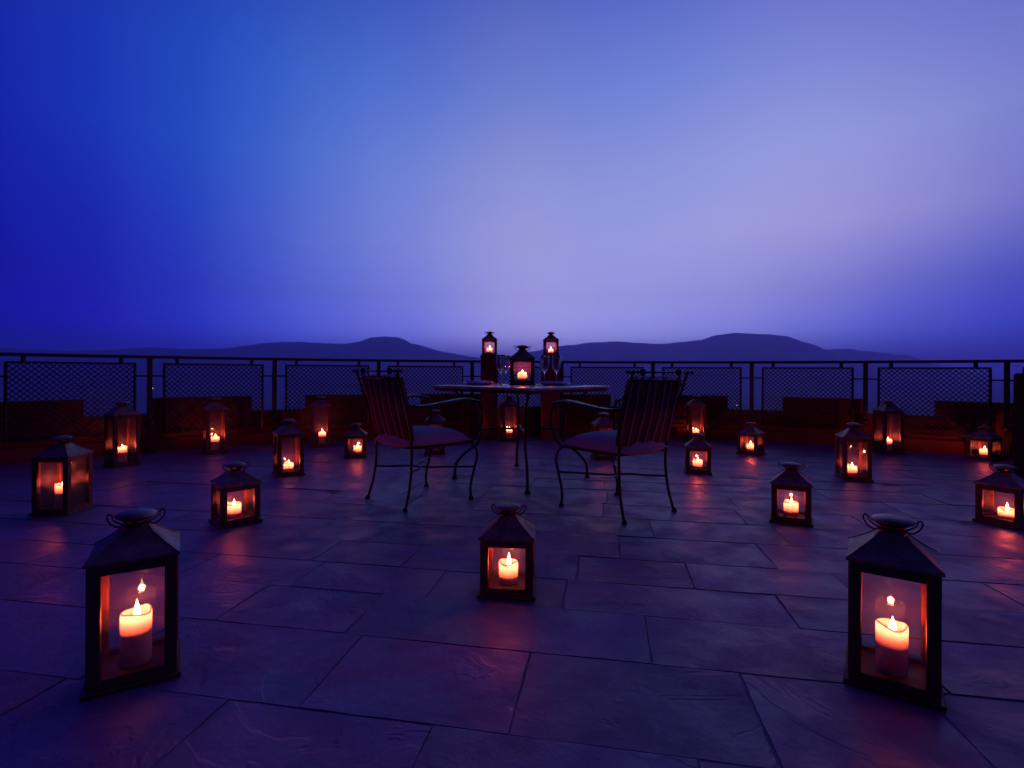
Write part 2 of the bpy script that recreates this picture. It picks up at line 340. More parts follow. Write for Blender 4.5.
def tag(o, label=None, cat=None, group=None, kind=None):
    if label: o['label'] = label
    if cat: o['category'] = cat
    if group: o['group'] = group
    if kind: o['kind'] = kind
    return o
def thing(name, loc, rz, label, cat, group=None):
    o = bpy.data.objects.new(name, None); COL.objects.link(o); o.location = loc; o.rotation_euler = (0, 0, rz)
    o.empty_display_size = .05
    return tag(o, label, cat, group)
def copy_tree(o, parent=None):
    c = o.copy(); COL.objects.link(c)
    if parent: c.parent = parent
    for ch in list(o.children): copy_tree(ch, c)
    return c
def catmull(pts, n=6):
    P = [Vector(p) for p in pts]; out = []
    for i in range(len(P) - 1):
        p0 = P[i - 1] if i else P[0] * 2 - P[1]; p1, p2 = P[i], P[i + 1]; p3 = P[i + 2] if i + 2 < len(P) else P[-1] * 2 - P[-2]
        for k in range(n):
            t = k / n
            out.append(.5 * ((2 * p1) + (p2 - p0) * t + (2 * p0 - 5 * p1 + 4 * p2 - p3) * t * t + (3 * p1 - p0 - 3 * p2 + p3) * t ** 3))
    out.append(P[-1]); return out

# ------------------------------------------------------------------ terrace geometry
FC = Vector((0.6, 0.1))          # centre of the curved terrace front
RF = 6.80                        # railing radius
def pol(r, deg, z=0.0):
    a = R(deg); return Vector((FC.x + r * math.sin(a), FC.y + r * math.cos(a), z))

# paving: real slabs in crooked courses over a dark joint bed
def paving():
    rng = random.Random(5); mb = MB()
    ca, sa = math.cos(R(-10)), math.sin(R(-10))
    def W(u, v): return (u * ca - v * sa, u * sa + v * ca)
    v = -3.0
    while v < 8.6:
        h = rng.uniform(.25, .44); u = -8.5 + rng.uniform(0, .6)
        while u < 9.5:
            L = rng.uniform(.42, .98)
            cx, cyy = W(u + L / 2, v + h / 2)
            if (Vector((cx, cyy)) - FC).length < 7.35 and cyy > -2.6:
                parts = [(u, u + L, v, v + h)]
                if h > .5 and rng.random() < .3:
                    k = rng.uniform(.4, .6) * h; parts = [(u, u + L, v, v + k), (u, u + L, v + k, v + h)]
                for (a0, a1, b0, b1) in parts:
                    g = .0013; j = lambda: rng.uniform(-.003, .003)
                    a_ = rng.uniform(-.0022, .0022); b_ = rng.uniform(-.0022, .0022); z0 = rng.uniform(-.0015, .0015)
                    cs = [(a0 + g + abs(j()), b0 + g + abs(j())), (a1 - g - abs(j()), b0 + g + abs(j())), (a1 - g - abs(j()), b1 - g - abs(j())), (a0 + g + abs(j()), b1 - g - abs(j()))]
                    # ragged outline with several points a side
                    ring = []
                    for q in range(4):
                        p0, p1 = cs[q], cs[(q + 1) % 4]; nseg = 7
                        for s_ in range(nseg):
                            t = s_ / nseg; e = rng.uniform(-.0022, .0022) if s_ else 0
                            px, py = p0[0] + (p1[0] - p0[0]) * t, p0[1] + (p1[1] - p0[1]) * t
                            dx, dy = p1[0] - p0[0], p1[1] - p0[1]; ln = math.hypot(dx, dy)
                            ring.append((px - dy / ln * e, py + dx / ln * e))
                    mu, mv = (a0 + a1) / 2, (b0 + b1) / 2; n = len(ring)
                    def zz(x, y): return z0 + (x - mu) * a_ * 2 + (y - mv) * b_ * 4
                    bot = [W(x, y) + (-.0105,) for x, y in ring]
                    mid = [W(x, y) + (zz(x, y) - .0010,) for x, y in ring]
                    top = [W(mu + (x - mu) * (1 - .003), mv + (y - mv) * (1 - .005)) + (zz(x, y),) for x, y in ring]
                    fs = [(k, (k + 1) % n, n + (k + 1) % n, n + k) for k in range(n)] + [(n + k, n + (k + 1) % n, 2 * n + (k + 1) % n, 2 * n + k) for k in range(n)] + [tuple(2 * n + k for k in range(n))]
                    mb.add(bot + mid + top, fs)
            u += L
        v += h
    return tag(mb.build('floor', M['stone']), kind='structure')
paving()
def drum():
    mb = MB(); n = 96
    ring = [pol(7.4, 360 * k / n) for k in range(n)]
    vs = [(p.x, p.y, -.0028) for p in ring] + [(p.x, p.y, -9) for p in ring]
    mb.add(vs, [tuple(range(n))[::-1]] + [(k, (k + 1) % n, n + (k + 1) % n, n + k) for k in range(n)])
    tag(mb.build('ground_bed', M['mortar']), kind='structure')
drum()

# parapet wall with merlons behind the railing
def arc_wall(r0, r1, d0, d1, z0, z1, step=1.0, bev=0.008):
    n = max(1, int(abs(d1 - d0) / step)); vs = []; fs = []
    for k in range(n + 1):
        d = d0 + (d1 - d0) * k / n
        for r, z in ((r0, z0), (r0, z1 - bev), (r0 + bev, z1), (r1 - bev, z1), (r1, z1 - bev), (r1, z0)): vs.append(pol(r, d, z))
    for k in range(n):
        a, b = 6 * k, 6 * k + 6
        for q in range(5): fs.append((a + q, a + q + 1, b + q + 1, b + q))
    fs.append((5, 4, 3, 2, 1, 0)); o = 6 * n; fs.append(tuple(o + q for q in range(6)))
    mb = MB(); mb.add(vs, fs); return mb
WALL = bpy.data.objects.new('parapet_wall', arc_wall(6.94, 7.18, -92, 80, -.012, .38, 2, .01).mesh('parapet_wall', M['plaster'])); COL.objects.link(WALL)
tag(WALL, 'low curved terracotta parapet with raised square merlons behind the black railing', 'parapet wall')
def px2phi(x, r=6.94):
    u = Vector(((x - 512) / 520, 1)).normalized(); p = u.dot(FC)
    d = p + math.sqrt(r * r - (FC.length_squared - p * p)); q = u * d - FC
    return math.degrees(math.atan2(q.x, q.y))
merl = [(-60, -49.5)] + [(px2phi(a), px2phi(b)) for a, b in ((-22, 84), (152, 252), (307, 372), (422, 497), (542, 611), (652, 728), (784, 866), (936, 1052))] + [(48, 58)]
for a, b in merl: arc_wall(6.948, 7.172, a, b, .37, .552, 1, .01).build('merlon', M['plaster'], WALL)
arc_wall(6.845, 6.94, -92, 80, -.012, .135, 2, .008).build('ledge', M['plaster'], WALL)

# two square piers flanking the middle embrasure
def pier(name, x0, x1, y, w, h, label):
    cx = (x0 + x1) / 2; t = thing(name, (cx, y, 0), 0, label, 'pier', 'brick piers behind the table')
    hw = (x1 - x0) / 2
    MB().box(-hw, hw, -w / 2, w / 2, -.012, h - .03, .008).build('shaft', M['pier'], t)
    MB().box(-hw - .008, hw + .008, -w / 2 - .008, w / 2 + .008, h - .03, h, .006).build('cap', M['pier'], t)
PY = 6.66
pier('masonry_pier', (480.6 - 512) / 520 * 6.55, (497.6 - 512) / 520 * 6.55, PY, .22, 1.055, 'tall red plastered pier left of the table lantern, carrying a lit lantern')
pier('masonry_pier', (542.2 - 512) / 520 * 6.55, (560 - 512) / 520 * 6.55, PY, .22, 1.055, 'tall red plastered pier right of the table lantern, behind the wine glasses')

# dark stepped pier at the right edge of the picture
t = thing('stepped_pier', (3.80, 3.94, 0), R(-44), 'unlit black stepped pier cut off by the right edge of the picture', 'pier')
MB().box(0, .6, 0, .45, -.012, .86, .012).build('shaft', M['terrace'], t)
MB().box(.065, .6, .03, .42, .862, .965, .012).build('cap', M['terrace'], t)

# ------------------------------------------------------------------ railing
rail = thing('terrace_railing', (0, 0, 0), 0, 'long black curved metal railing with diamond mesh panels along the terrace edge', 'railing')
POSTS = [-39.5 + 10.0 * k for k in range(-5, 11)]
def rail_pts(z, r=RF, d0=POSTS[0], d1=POSTS[-1]):
    n = int((d1 - d0) / 2); return [pol(r, d0 + (d1 - d0) * k / n, z) for k in range(n + 1)]
def ribbon(pts, w, h):
    mb = MB(); vs = []; fs = []
    for i, p in enumerate(pts):
        d = (pts[min(i + 1, len(pts) - 1)] - pts[max(i - 1, 0)]).normalized(); s_ = Vector((-d.y, d.x, 0)) * w / 2
        for a, b in ((-1, -1), (1, -1), (1, 1), (-1, 1)): vs.append(p + s_ * a + Vector((0, 0, h / 2 * b)))
    for i in range(len(pts) - 1):
        for q in range(4): fs.append((4 * i + q, 4 * i + (q + 1) % 4, 4 * i + 4 + (q + 1) % 4, 4 * i + 4 + q))
    fs += [(3, 2, 1, 0), tuple(4 * (len(pts) - 1) + q for q in range(4))]
    return mb.add(vs, fs)
ribbon(rail_pts(.985), .045, .03).build('top_rail', M['fence'], rail)
def flatpanel(P, Q, z0, z1):
    # a frame with a woven diamond infill, between ground points P and Q
    d = (Q - P); L = d.length; d = d / L; H = z1 - z0
    at = lambda u, z: Vector((P.x + d.x * u, P.y + d.y * u, z))
    fr = MB()
    for a, b in (((0, z0), (L, z0)), ((0, z1), (L, z1))): fr.bar(at(a[0] - .009, a[1]), at(b[0] + .009, b[1]), .018, .018)
    for u in (0, L): fr.bar(at(u, z0 + .009), at(u, z1 - .009), .018, .018)
    wire = MB(); nrm = Vector((-d.y, d.x, 0)); s_ = .050
    n = int((L + H) / s_) + 2
    for sgn in (1, -1):
        for k in range(-1, n):
            c = k * s_
            if sgn == 1:   # u - (z-z0) = c - H
                u0, h0 = c - H, 0
                pts = []
                ua, ha = (u0, 0.0) if u0 >= 0 else (0.0, -u0)
                ub = min(L, u0 + H); hb = ub - u0
            else:
                u0 = c
                ua, ha = (u0, 0.0) if u0 <= L else (L, u0 - L)
                ub = max(0.0, u0 - H); hb = u0 - ub
            if ha >= H or (ub - ua) * sgn <= .01: continue
            off = nrm * .003 * sgn
            wire.bar(at(ua, z0 + ha) + off, at(ub, z0 + hb) + off, .0088, .005, tuple(nrm))
    return fr, wire
for i, dg in enumerate(POSTS):
    p = pol(RF, dg)
    mb = MB(); a = R(-dg)
    Mx = Matrix.Translation((p.x, p.y, 0)) @ Matrix.Rotation(a, 4, 'Z')
    mb.box(-.023, .023, -.023, .023, 0, .97, .003, Mx)
    mb.box(-.055, .055, -.04, .04, .001, .012, 0, Mx)
    po = mb.build('post', M['fence'], rail)
    kb = MB(); kb.lathe([(.001, -.035), (.03, -.028), (.045, 0), (.03, .028), (.001, .035)], 12, (p.x, p.y, .30)); kb.build('collar', M['fence'], po)
    if i + 1 < len(POSTS):
        q = pol(RF, POSTS[i + 1]); P = p.lerp(q, .105); Q = p.lerp(q, .895)
        fr, wire = flatpanel(P, Q, .20, .915)
        fo = fr.build('mesh_panel', M['fence'], rail); wire.build('wire_mesh', M['fence'], fo)
        for (A, B) in ((p, P), (Q, q)):
            MB().bar(Vector((A.x, A.y, .79)), Vector((B.x, B.y, .79)), .016, .016).build('bracket', M['fence'], rail)
        for f in (.20, .80):
            s0 = p.lerp(q, f); MB().bar(Vector((s0.x, s0.y, .915)), Vector((s0.x, s0.y, .972)), .026, .026).build('bracket', M['fence'], rail)

# ------------------------------------------------------------------ land and hills
def land():
    mb = MB(); vs = []; fs = []
    rs = [0, 40, 90, 160, 260, 400, 600, 850, 1200, 1700, 2300, 3000, 3900, 5000, 6500, 8500, 11000]
    n = 160
    from mathutils import noise as mn
    for i, r in enumerate(rs):
        for k in range(n):
            a = 2 * PI * k / n; x, y = r * math.sin(a), r * math.cos(a)
            z = -110 + 26 * math.exp(-(r / 160) ** 2) * 3 + 16 * mn.fractal(Vector((x / 900, y / 900, 3.1)), 1, 2, 5) * min(1, r / 300)
            if r > 5000: z += 0
            vs.append((x, y, min(z, -8.9) if r < 60 else z))
    for i in range(len(rs) - 1):
        for k in range(n): fs.append((i * n + k, i * n + (k + 1) % n, (i + 1) * n + (k + 1) % n, (i + 1) * n + k))
    mb.add(vs, fs, True); tag(mb.build('ground', M['land']), kind='structure')
land()
from mathutils import noise as mnoise
def hill(name, prof, D, foot=-125, depth=1500, seed=0.0):
    # ridge line given as bearing / height pairs at distance D, with slopes falling to both sides
    xs = [p[0] for p in prof]; N = 420; rows = 14; vs = []; fs = []
    for i in range(N + 1):
        x = xs[0] + (xs[-1] - xs[0]) * i / N
        for a, b in zip(prof, prof[1:]):
            if a[0] <= x <= b[0]:
                t = (x - a[0]) / (b[0] - a[0]); t = t * t * (3 - 2 * t) * .5 + t * .5; y = a[1] + (b[1] - a[1]) * t; break
        h = .85 + (372 + .005 * (x - 512) - y) / 520 * D
        X = (x - 512) / 520 * D
        h += 5 * mnoise.fractal(Vector((X / 160, seed, 0)), 1, 2, 4) + 2.2 * mnoise.fractal(Vector((X / 22, seed, 5)), 1, 2, 3)
        for j in range(rows + 1):
            s_ = j / rows
            yy = D - depth * (1 - s_) if s_ <= 1 else D
            f = s_ ** 1.5
            w = math.sin(PI * s_)
            rdg = mnoise.ridged_multi_fractal(Vector((X / 420, yy / 600, seed)), 1, 2, 4, 1, 2)
            z = foot + (h - foot) * f + w * 14 * (rdg - 1.2) * min(1, (h - foot) / 180)
            vs.append((X * (1 - .0 * (1 - s_)), yy, z))
        vs.append((X, D + depth * .5, foot))
    m_ = rows + 2
    for i in range(N):
        for j in range(m_ - 1): a = i * m_ + j; fs.append((a, a + m_, a + m_ + 1, a + 1))
    mb = MB(); mb.add(vs, fs, True)
    return tag(mb.build(name, M['land']), kind='structure')
hill('hill', [(-120, 372), (-60, 352), (0, 348), (40, 349.5), (75, 351), (110, 349.5), (150, 347), (180, 348.6), (223, 348.8), (245, 345.5), (266, 343), (300, 341.6), (313, 342.8), (341, 344.2), (357, 342), (373, 336.9), (385, 336.2), (398, 336.9), (414, 344.4), (445, 352), (477, 357.8), (520, 368), (560, 384)], 4200, seed=1.3)
hill('hill', [(455, 384), (500, 362), (530, 352), (558, 346.4), (588, 343.2), (611, 341.2), (637, 342.6), (662, 344), (680, 342), (700, 340), (715, 335.5), (735, 333), (760, 333.8), (785, 336), (805, 342), (815, 345.5), (826, 349.8), (840, 356), (880, 372), (920, 390)], 4600, seed=7.7)
hill('hill', [(740, 380), (790, 362), (815, 352), (830, 349.6), (847, 348.6), (862, 350.8), (876, 352), (894, 354.6), (910, 355.5), (918, 359), (932, 364), (947, 368), (965, 376)], 5600, seed=3.9)

# tiny lamps of a village down on the plain
M['lamp_glow'] = bpy.data.materials.new('lamp_glow'); M['lamp_glow'].use_nodes = True
_b = M['lamp_glow'].node_tree.nodes['Principled BSDF']; _b.inputs['Emission Color'].default_value = (1, .75, .6, 1); _b.inputs['Emission Strength'].default_value = 4
def far_lamp(X, Y, z, label):
    t = thing('street_lamp', (X, Y, z), 0, label, 'street lamp', 'lamps down on the plain')
    MB().tube([(0, 0, -30), (0, 0, 6)], .25, 8).build('pole', M['fence'], t)
    MB().lathe([(.01, 5.6), (.9, 6.0), (1.1, 6.8), (.6, 7.6), (.01, 7.9)], 10).build('lamp_head', M['lamp_glow'], t)
far_lamp(-1205, 1745, -66, 'distant point of light on the plain, seen through the railing at left')
far_lamp(649, 1500, -98, 'distant point of light on the plain, seen through the railing right of the chairs')

# haze over the plain
hz = MB().box(-12000, 12000, -12000, 12000, -150, 335).build('haze', bpy.data.materials.new('evening_haze'))
hm = hz.data.materials[0]; hm.use_nodes = True; ht = NT(hm.node_tree); ht.n.remove(ht.n['Principled BSDF'])
pv = ht.new('ShaderNodeVolumePrincipled'); pv.inputs['Color'].default_value = (.44, .36, .98, 1); pv.inputs['Density'].default_value = 2.4e-4
pv.inputs['Anisotropy'].default_value = .6
ht.l.new(pv.outputs[0], ht.n['Material Output'].inputs['Volume'])
tag(hz, kind='stuff', label='thin evening haze over the plain and hills', cat='haze')

# ------------------------------------------------------------------ lanterns and candles
W_ = .200
BODY = {'small': .22, 'medium': .34, 'tall': .455}
cache = {}
def part(key, fn, name, mat, parent):
    if key not in cache: cache[key] = fn().mesh(name, M[mat])
    o = bpy.data.objects.new(name, cache[key]); COL.objects.link(o); o.parent = parent; return o
def lantern_mesh_parts(kind, root, hang=0):
    h = BODY[kind]; w = W_ / 2; pw = .030
    part(('base',), lambda: MB().box(-w - .010, w + .010, -w - .010, w + .010, .0, .014, .003).box(-w, w, -w, w, .0141, .022, .002), 'base', 'wood', root)
    for sx in (-1, 1):
        for sy in (-1, 1):
            def f(sx=sx, sy=sy):
                x0, x1 = sorted((sx * w, sx * (w - pw))); y0, y1 = sorted((sy * w, sy * (w - pw)))
                return MB().box(x0, x1, y0, y1, .022, h - .002, .003)
            part(('post', kind, sx, sy), f, 'corner_post', 'wood', root)
    for nm, z0, z1 in (('bottom_frame', .0221, .036), ('top_frame', h - .030, h - .003)):
        def rails(z0=z0, z1=z1):
            i = w - pw + .0006; a, b = w - .022, w - .003
            vs = []
            for z in (z0, z1):
                for r in (b, a): vs += [(sx * r, sy * r, z) for sx, sy in ((-1, -1), (1, -1), (1, 1), (-1, 1))]
            fs = []
            for k in range(4):
                n_ = (k + 1) % 4
                fs += [(k, n_, 8 + n_, 8 + k), (4 + n_, 4 + k, 12 + k, 12 + n_), (8 + k, 8 + n_, 12 + n_, 12 + k), (n_, k, 4 + k, 4 + n_)]
            return MB().add(vs, fs)
        part((nm, kind), rails, nm, 'wood', root)
    for s_ in (-1, 1):
        for ax in (0, 1):
            def f(s_=s_, ax=ax):
                i = w - pw + .004; c = s_ * (w - .013)
                return MB().box(-i, i, c - .0012, c + .0012, .033, h - .028) if ax == 0 else MB().box(c - .0012, c + .0012, -i, i, .033, h - .028)
            part(('pane', kind, s_, ax), f, 'glass_pane', 'pane', root)
    def roof():
        mb = MB(); prof = [(w + .004, h - .002), (w + .004, h + .005), (w * .93, h + .012), (w * .66, h + .033), (w * .42, h + .054), (w * .30, h + .070)]
        vs = [(sx * r, sy * r, z) for r, z in prof for sx, sy in ((-1, -1), (1, -1), (1, 1), (-1, 1))]
        fs = [(4 * i + k, 4 * i + (k + 1) % 4, 4 * i + 4 + (k + 1) % 4, 4 * i + 4 + k) for i in range(len(prof) - 1) for k in range(4)]
        # under side, open in the middle as a shallow hollow
        prof2 = [(w + .004, h - .002), (w - .012, h - .0015), (w * .6, h + .028), (w * .30, h + .060)]
        o = len(vs); vs += [(sx * r, sy * r, z) for r, z in prof2 for sx, sy in ((-1, -1), (1, -1), (1, 1), (-1, 1))]
        fs += [(o + 4 * i + 4 + k, o + 4 * i + 4 + (k + 1) % 4, o + 4 * i + (k + 1) % 4, o + 4 * i + k) for i in range(len(prof2) - 1) for k in range(4)]
        mb.add(vs, fs)
        for sx, sy in ((-1, -1), (1, -1), (1, 1), (-1, 1)):   # hip seams
            mb.tube([(sx * r, sy * r, z + .001) for r, z in prof], .0022, 6)
        return mb
    ro = part(('roof', kind), roof, 'roof', 'tin', root)
    def chim():
        z = h + .066; mb = MB()
        mb.lathe([(.030, z), (.026, z + .008), (.026, z + .014), (.036, z + .022), (.044, z + .030), (.043, z + .031), (.024, z + .020)], 24)
        return mb
    part(('chimney', kind), chim, 'chimney', 'tin_dark', ro)
    def cap():
        z = h + .098; return MB().lathe([(.002, z - .004), (.040, z - .004), (.050, z - .001), (.051, z + .003), (.044, z + .009), (.028, z + .014), (.012, z + .0165), (.0005, z + .017)], 28)
    part(('cap', kind), cap, 'cap', 'tin', ro)
    def handle():
        z = h + .092; mb = MB()
        ring = []
        for k in range(40):
            t = 2 * PI * k / 40; ring.append((.055 * math.cos(t), .050 * math.sin(t) , z + .006 * math.cos(2 * t) + .003 * math.sin(t)))
        mb.tube(ring, .0024, 6, closed=True)
        for s_ in (-1, 1):
            mb.tube(catmull([(s_ * .026, 0, z - .016), (s_ * .042, 0, z - .022), (s_ * .058, 0, z - .012), (s_ * .067, 0, z + .004), (s_ * .064, 0, z + .016), (s_ * .056, 0, z + .012), (s_ * .055, 0, z + .002)], 5), .0024, 6)
        return mb
    hh = part(('handle', kind), handle, 'handle', 'tin_dark', root); hh.rotation_euler = (0, 0, hang)

def candle_parts(L, root, seed):
    rng = random.Random(seed); r = .0375; well = .060 if L > .1 else L * .72
    key = ('wax', L, seed % 4)
    def wob(t, z): return .0035 * math.sin(t * 2 + seed) + .002 * math.sin(3 * t + 2 * seed) if z > L - .02 else 0
    o = part(key, lambda: MB().lathe([(.001, .0), (r - .003, .0), (r, .003), (r, L * .5), (r, L - .012), (r - .001, L - .003), (r - .004, L), (r - .0055, L - .003)], 32, wob=wob), 'wax_body', 'wax_tall' if L > .1 else 'wax_short', root)
    part(('pool', L), lambda: MB().lathe([(.0377, L - well + .004), (.032, L - well), (.0005, L - well - .002)], 32), 'wax_pool', 'wax_solid', root)
    fz = L - .020
    part(('wick', L), lambda: MB().tube([(0, 0, L - well - .003), (.001, 0, L - well + .015), (.003, .001, fz)], .0013, 6), 'wick', 'wick', root)
    fl = part(('flame',), lambda: MB().lathe([(.0008, 0), (.0055, .004), (.0085, .012), (.0080, .021), (.0052, .032), (.0022, .042), (.0003, .049)], 12), 'flame', 'flame', root)
    fl.location = (.002, 0, fz - .006); s_ = rng.uniform(.9, 1.25); fl.scale = (1, 1, s_)
    key2 = 'candle_light'
    if key2 not in cache:
        ld = bpy.data.lights.new('candle_light', 'POINT'); ld.energy = CANDLE_W; ld.color = (1.0, .080, .040); ld.shadow_soft_size = .009
        cache[key2] = ld
    lo = bpy.data.objects.new('candle_light', cache[key2]); COL.objects.link(lo); lo.parent = root; lo.location = (.002, 0, L + .003)
CANDLE_W = 2.3

G = 'square glass lanterns with lit candles'
# kind, x, y, z, rotation, candle length, candle offset, lantern label, where
LN = [
 ('medium', -1.064, 1.477, 0, 31.9, .145, (.00, .0), 'big lantern standing in the front left corner of the terrace'),
 ('medium', 1.066, 1.455, 0, -34.7, .130, (.0, .005), 'big lantern standing in the front right corner of the terrace'),
 ('small', -.01, 2.045, 0, -4, .085, (.0, .0), 'short lantern at front centre, nearest to the camera after the two corner ones'),
 ('small', -1.553, 2.93, 0, 44, .085, (-.01, .0), 'short lantern between the big front left lantern and the left chair'),
 ('medium', -1.835, 4.278, 0, 34, .075, (.0, .0), 'mid height lantern standing left of the left chair, burnt low candle near its floor'),
 ('tall', -2.157, 5.863, 0, 22, .145, (.02, .0), 'tall narrow lantern against the wall, third from the left along the parapet'),
 ('small', -1.55, 5.18, 0, 13, .085, (.015, .0), 'short lantern directly behind and left of the left chair legs'),
 ('medium', -2.695, 3.125, 0, 4, .145, (.0, .0), 'bulky lantern at the far left edge, two glass sides showing'),
 ('tall', -3.482, 4.648, 0, 58, .145, (.0, .0), 'tall lantern beside the leftmost railing post, nearest the left end of the wall'),
 ('tall', -3.078, 5.40, 0, 40, .145, (.0, .0), 'tall lantern against the red wall, second from the left along the parapet'),
 ('medium', -.80, 5.42, 0, 8, .145, (.0, .0), 'lantern half hidden behind the seat of the left chair'),
 ('medium', .91, 5.15, 0, 5, .145, (-.02, .0), 'lantern half hidden behind the seat of the right chair'),
 ('tall', -.03, 6.42, 0, 10, .130, (.0, .0), 'tall lantern under the table, in front of the gap between the two piers'),
 ('tall', 2.30, 6.49, 0, -8, .12, (.0, .0), 'tall lantern against the wall just right of the right chair back'),
 ('small', 1.60, 4.47, 0, -16, .085, (.0, .0), 'short lantern on the floor just right of the right chair'),
 ('small', 2.525, 5.486, 0, 42, .085, (-.01, .0), 'short lantern turned corner forward beneath the railing right of the chairs'),
 ('small', 1.623, 3.018, 0, -28, .085, (.0, .0), 'short lantern between the right chair and the big front right lantern'),
 ('medium', 2.766, 4.21, 0, -16, .085, (-.01, .0), 'mid height lantern on the right with a short candle, in front of a tall one'),
 ('tall', 4.045, 5.591, 0, -4, .13, (.0, .0), 'tall lantern by the railing post at right, behind a shorter lantern'),
 ('small', 4.72, 5.19, 0, 22, .085, (.0, .0), 'short lantern close to the wall beside the black stepped pier'),
 ('small', 2.824, 2.978, 0, -60, .065, (.01, .0), 'short lantern at the right edge of the picture, below the stepped pier'),
 ('small', .087, 4.40, .7432, -1, .085, (.0, .0), 'short lantern standing in the middle of the dining table between wine glasses'),
 ('small', (489.3 - 512) / 520 * 6.6, PY, 1.0552, 0, .085, (.0, .0), 'lantern standing high on top of the left pier against the sky'),
 ('small', (551 - 512) / 520 * 6.6, PY, 1.0552, 0, .075, (.0, .0), 'lantern standing high on top of the right pier against the sky'),
]
for i, (kd, x, y, z, rot, L, off, lab) in enumerate(LN):
    t = thing('candle_lantern', (x, y, z), R(rot), lab, 'lantern', G)
    sc_ = .93 if z > 1 else 1.0
    lantern_mesh_parts(kd, t, R([0, 8, -6, 90, 12][i % 5] if i > 3 else [0, -2, 0, 0][i]))
    ct = thing('pillar_candle', (x, y, z + .0225), R(rot), 'lit candle in the ' + lab.split(',')[0].replace(' standing', ''), 'candle', 'lit pillar candles in lanterns')
    ct.location.x += off[0] * math.cos(R(rot)); ct.location.y += off[0] * math.sin(R(rot))
    candle_parts(L, ct, i)
    if sc_ != 1: t.scale = (sc_,) * 3; ct.scale = (sc_,) * 3

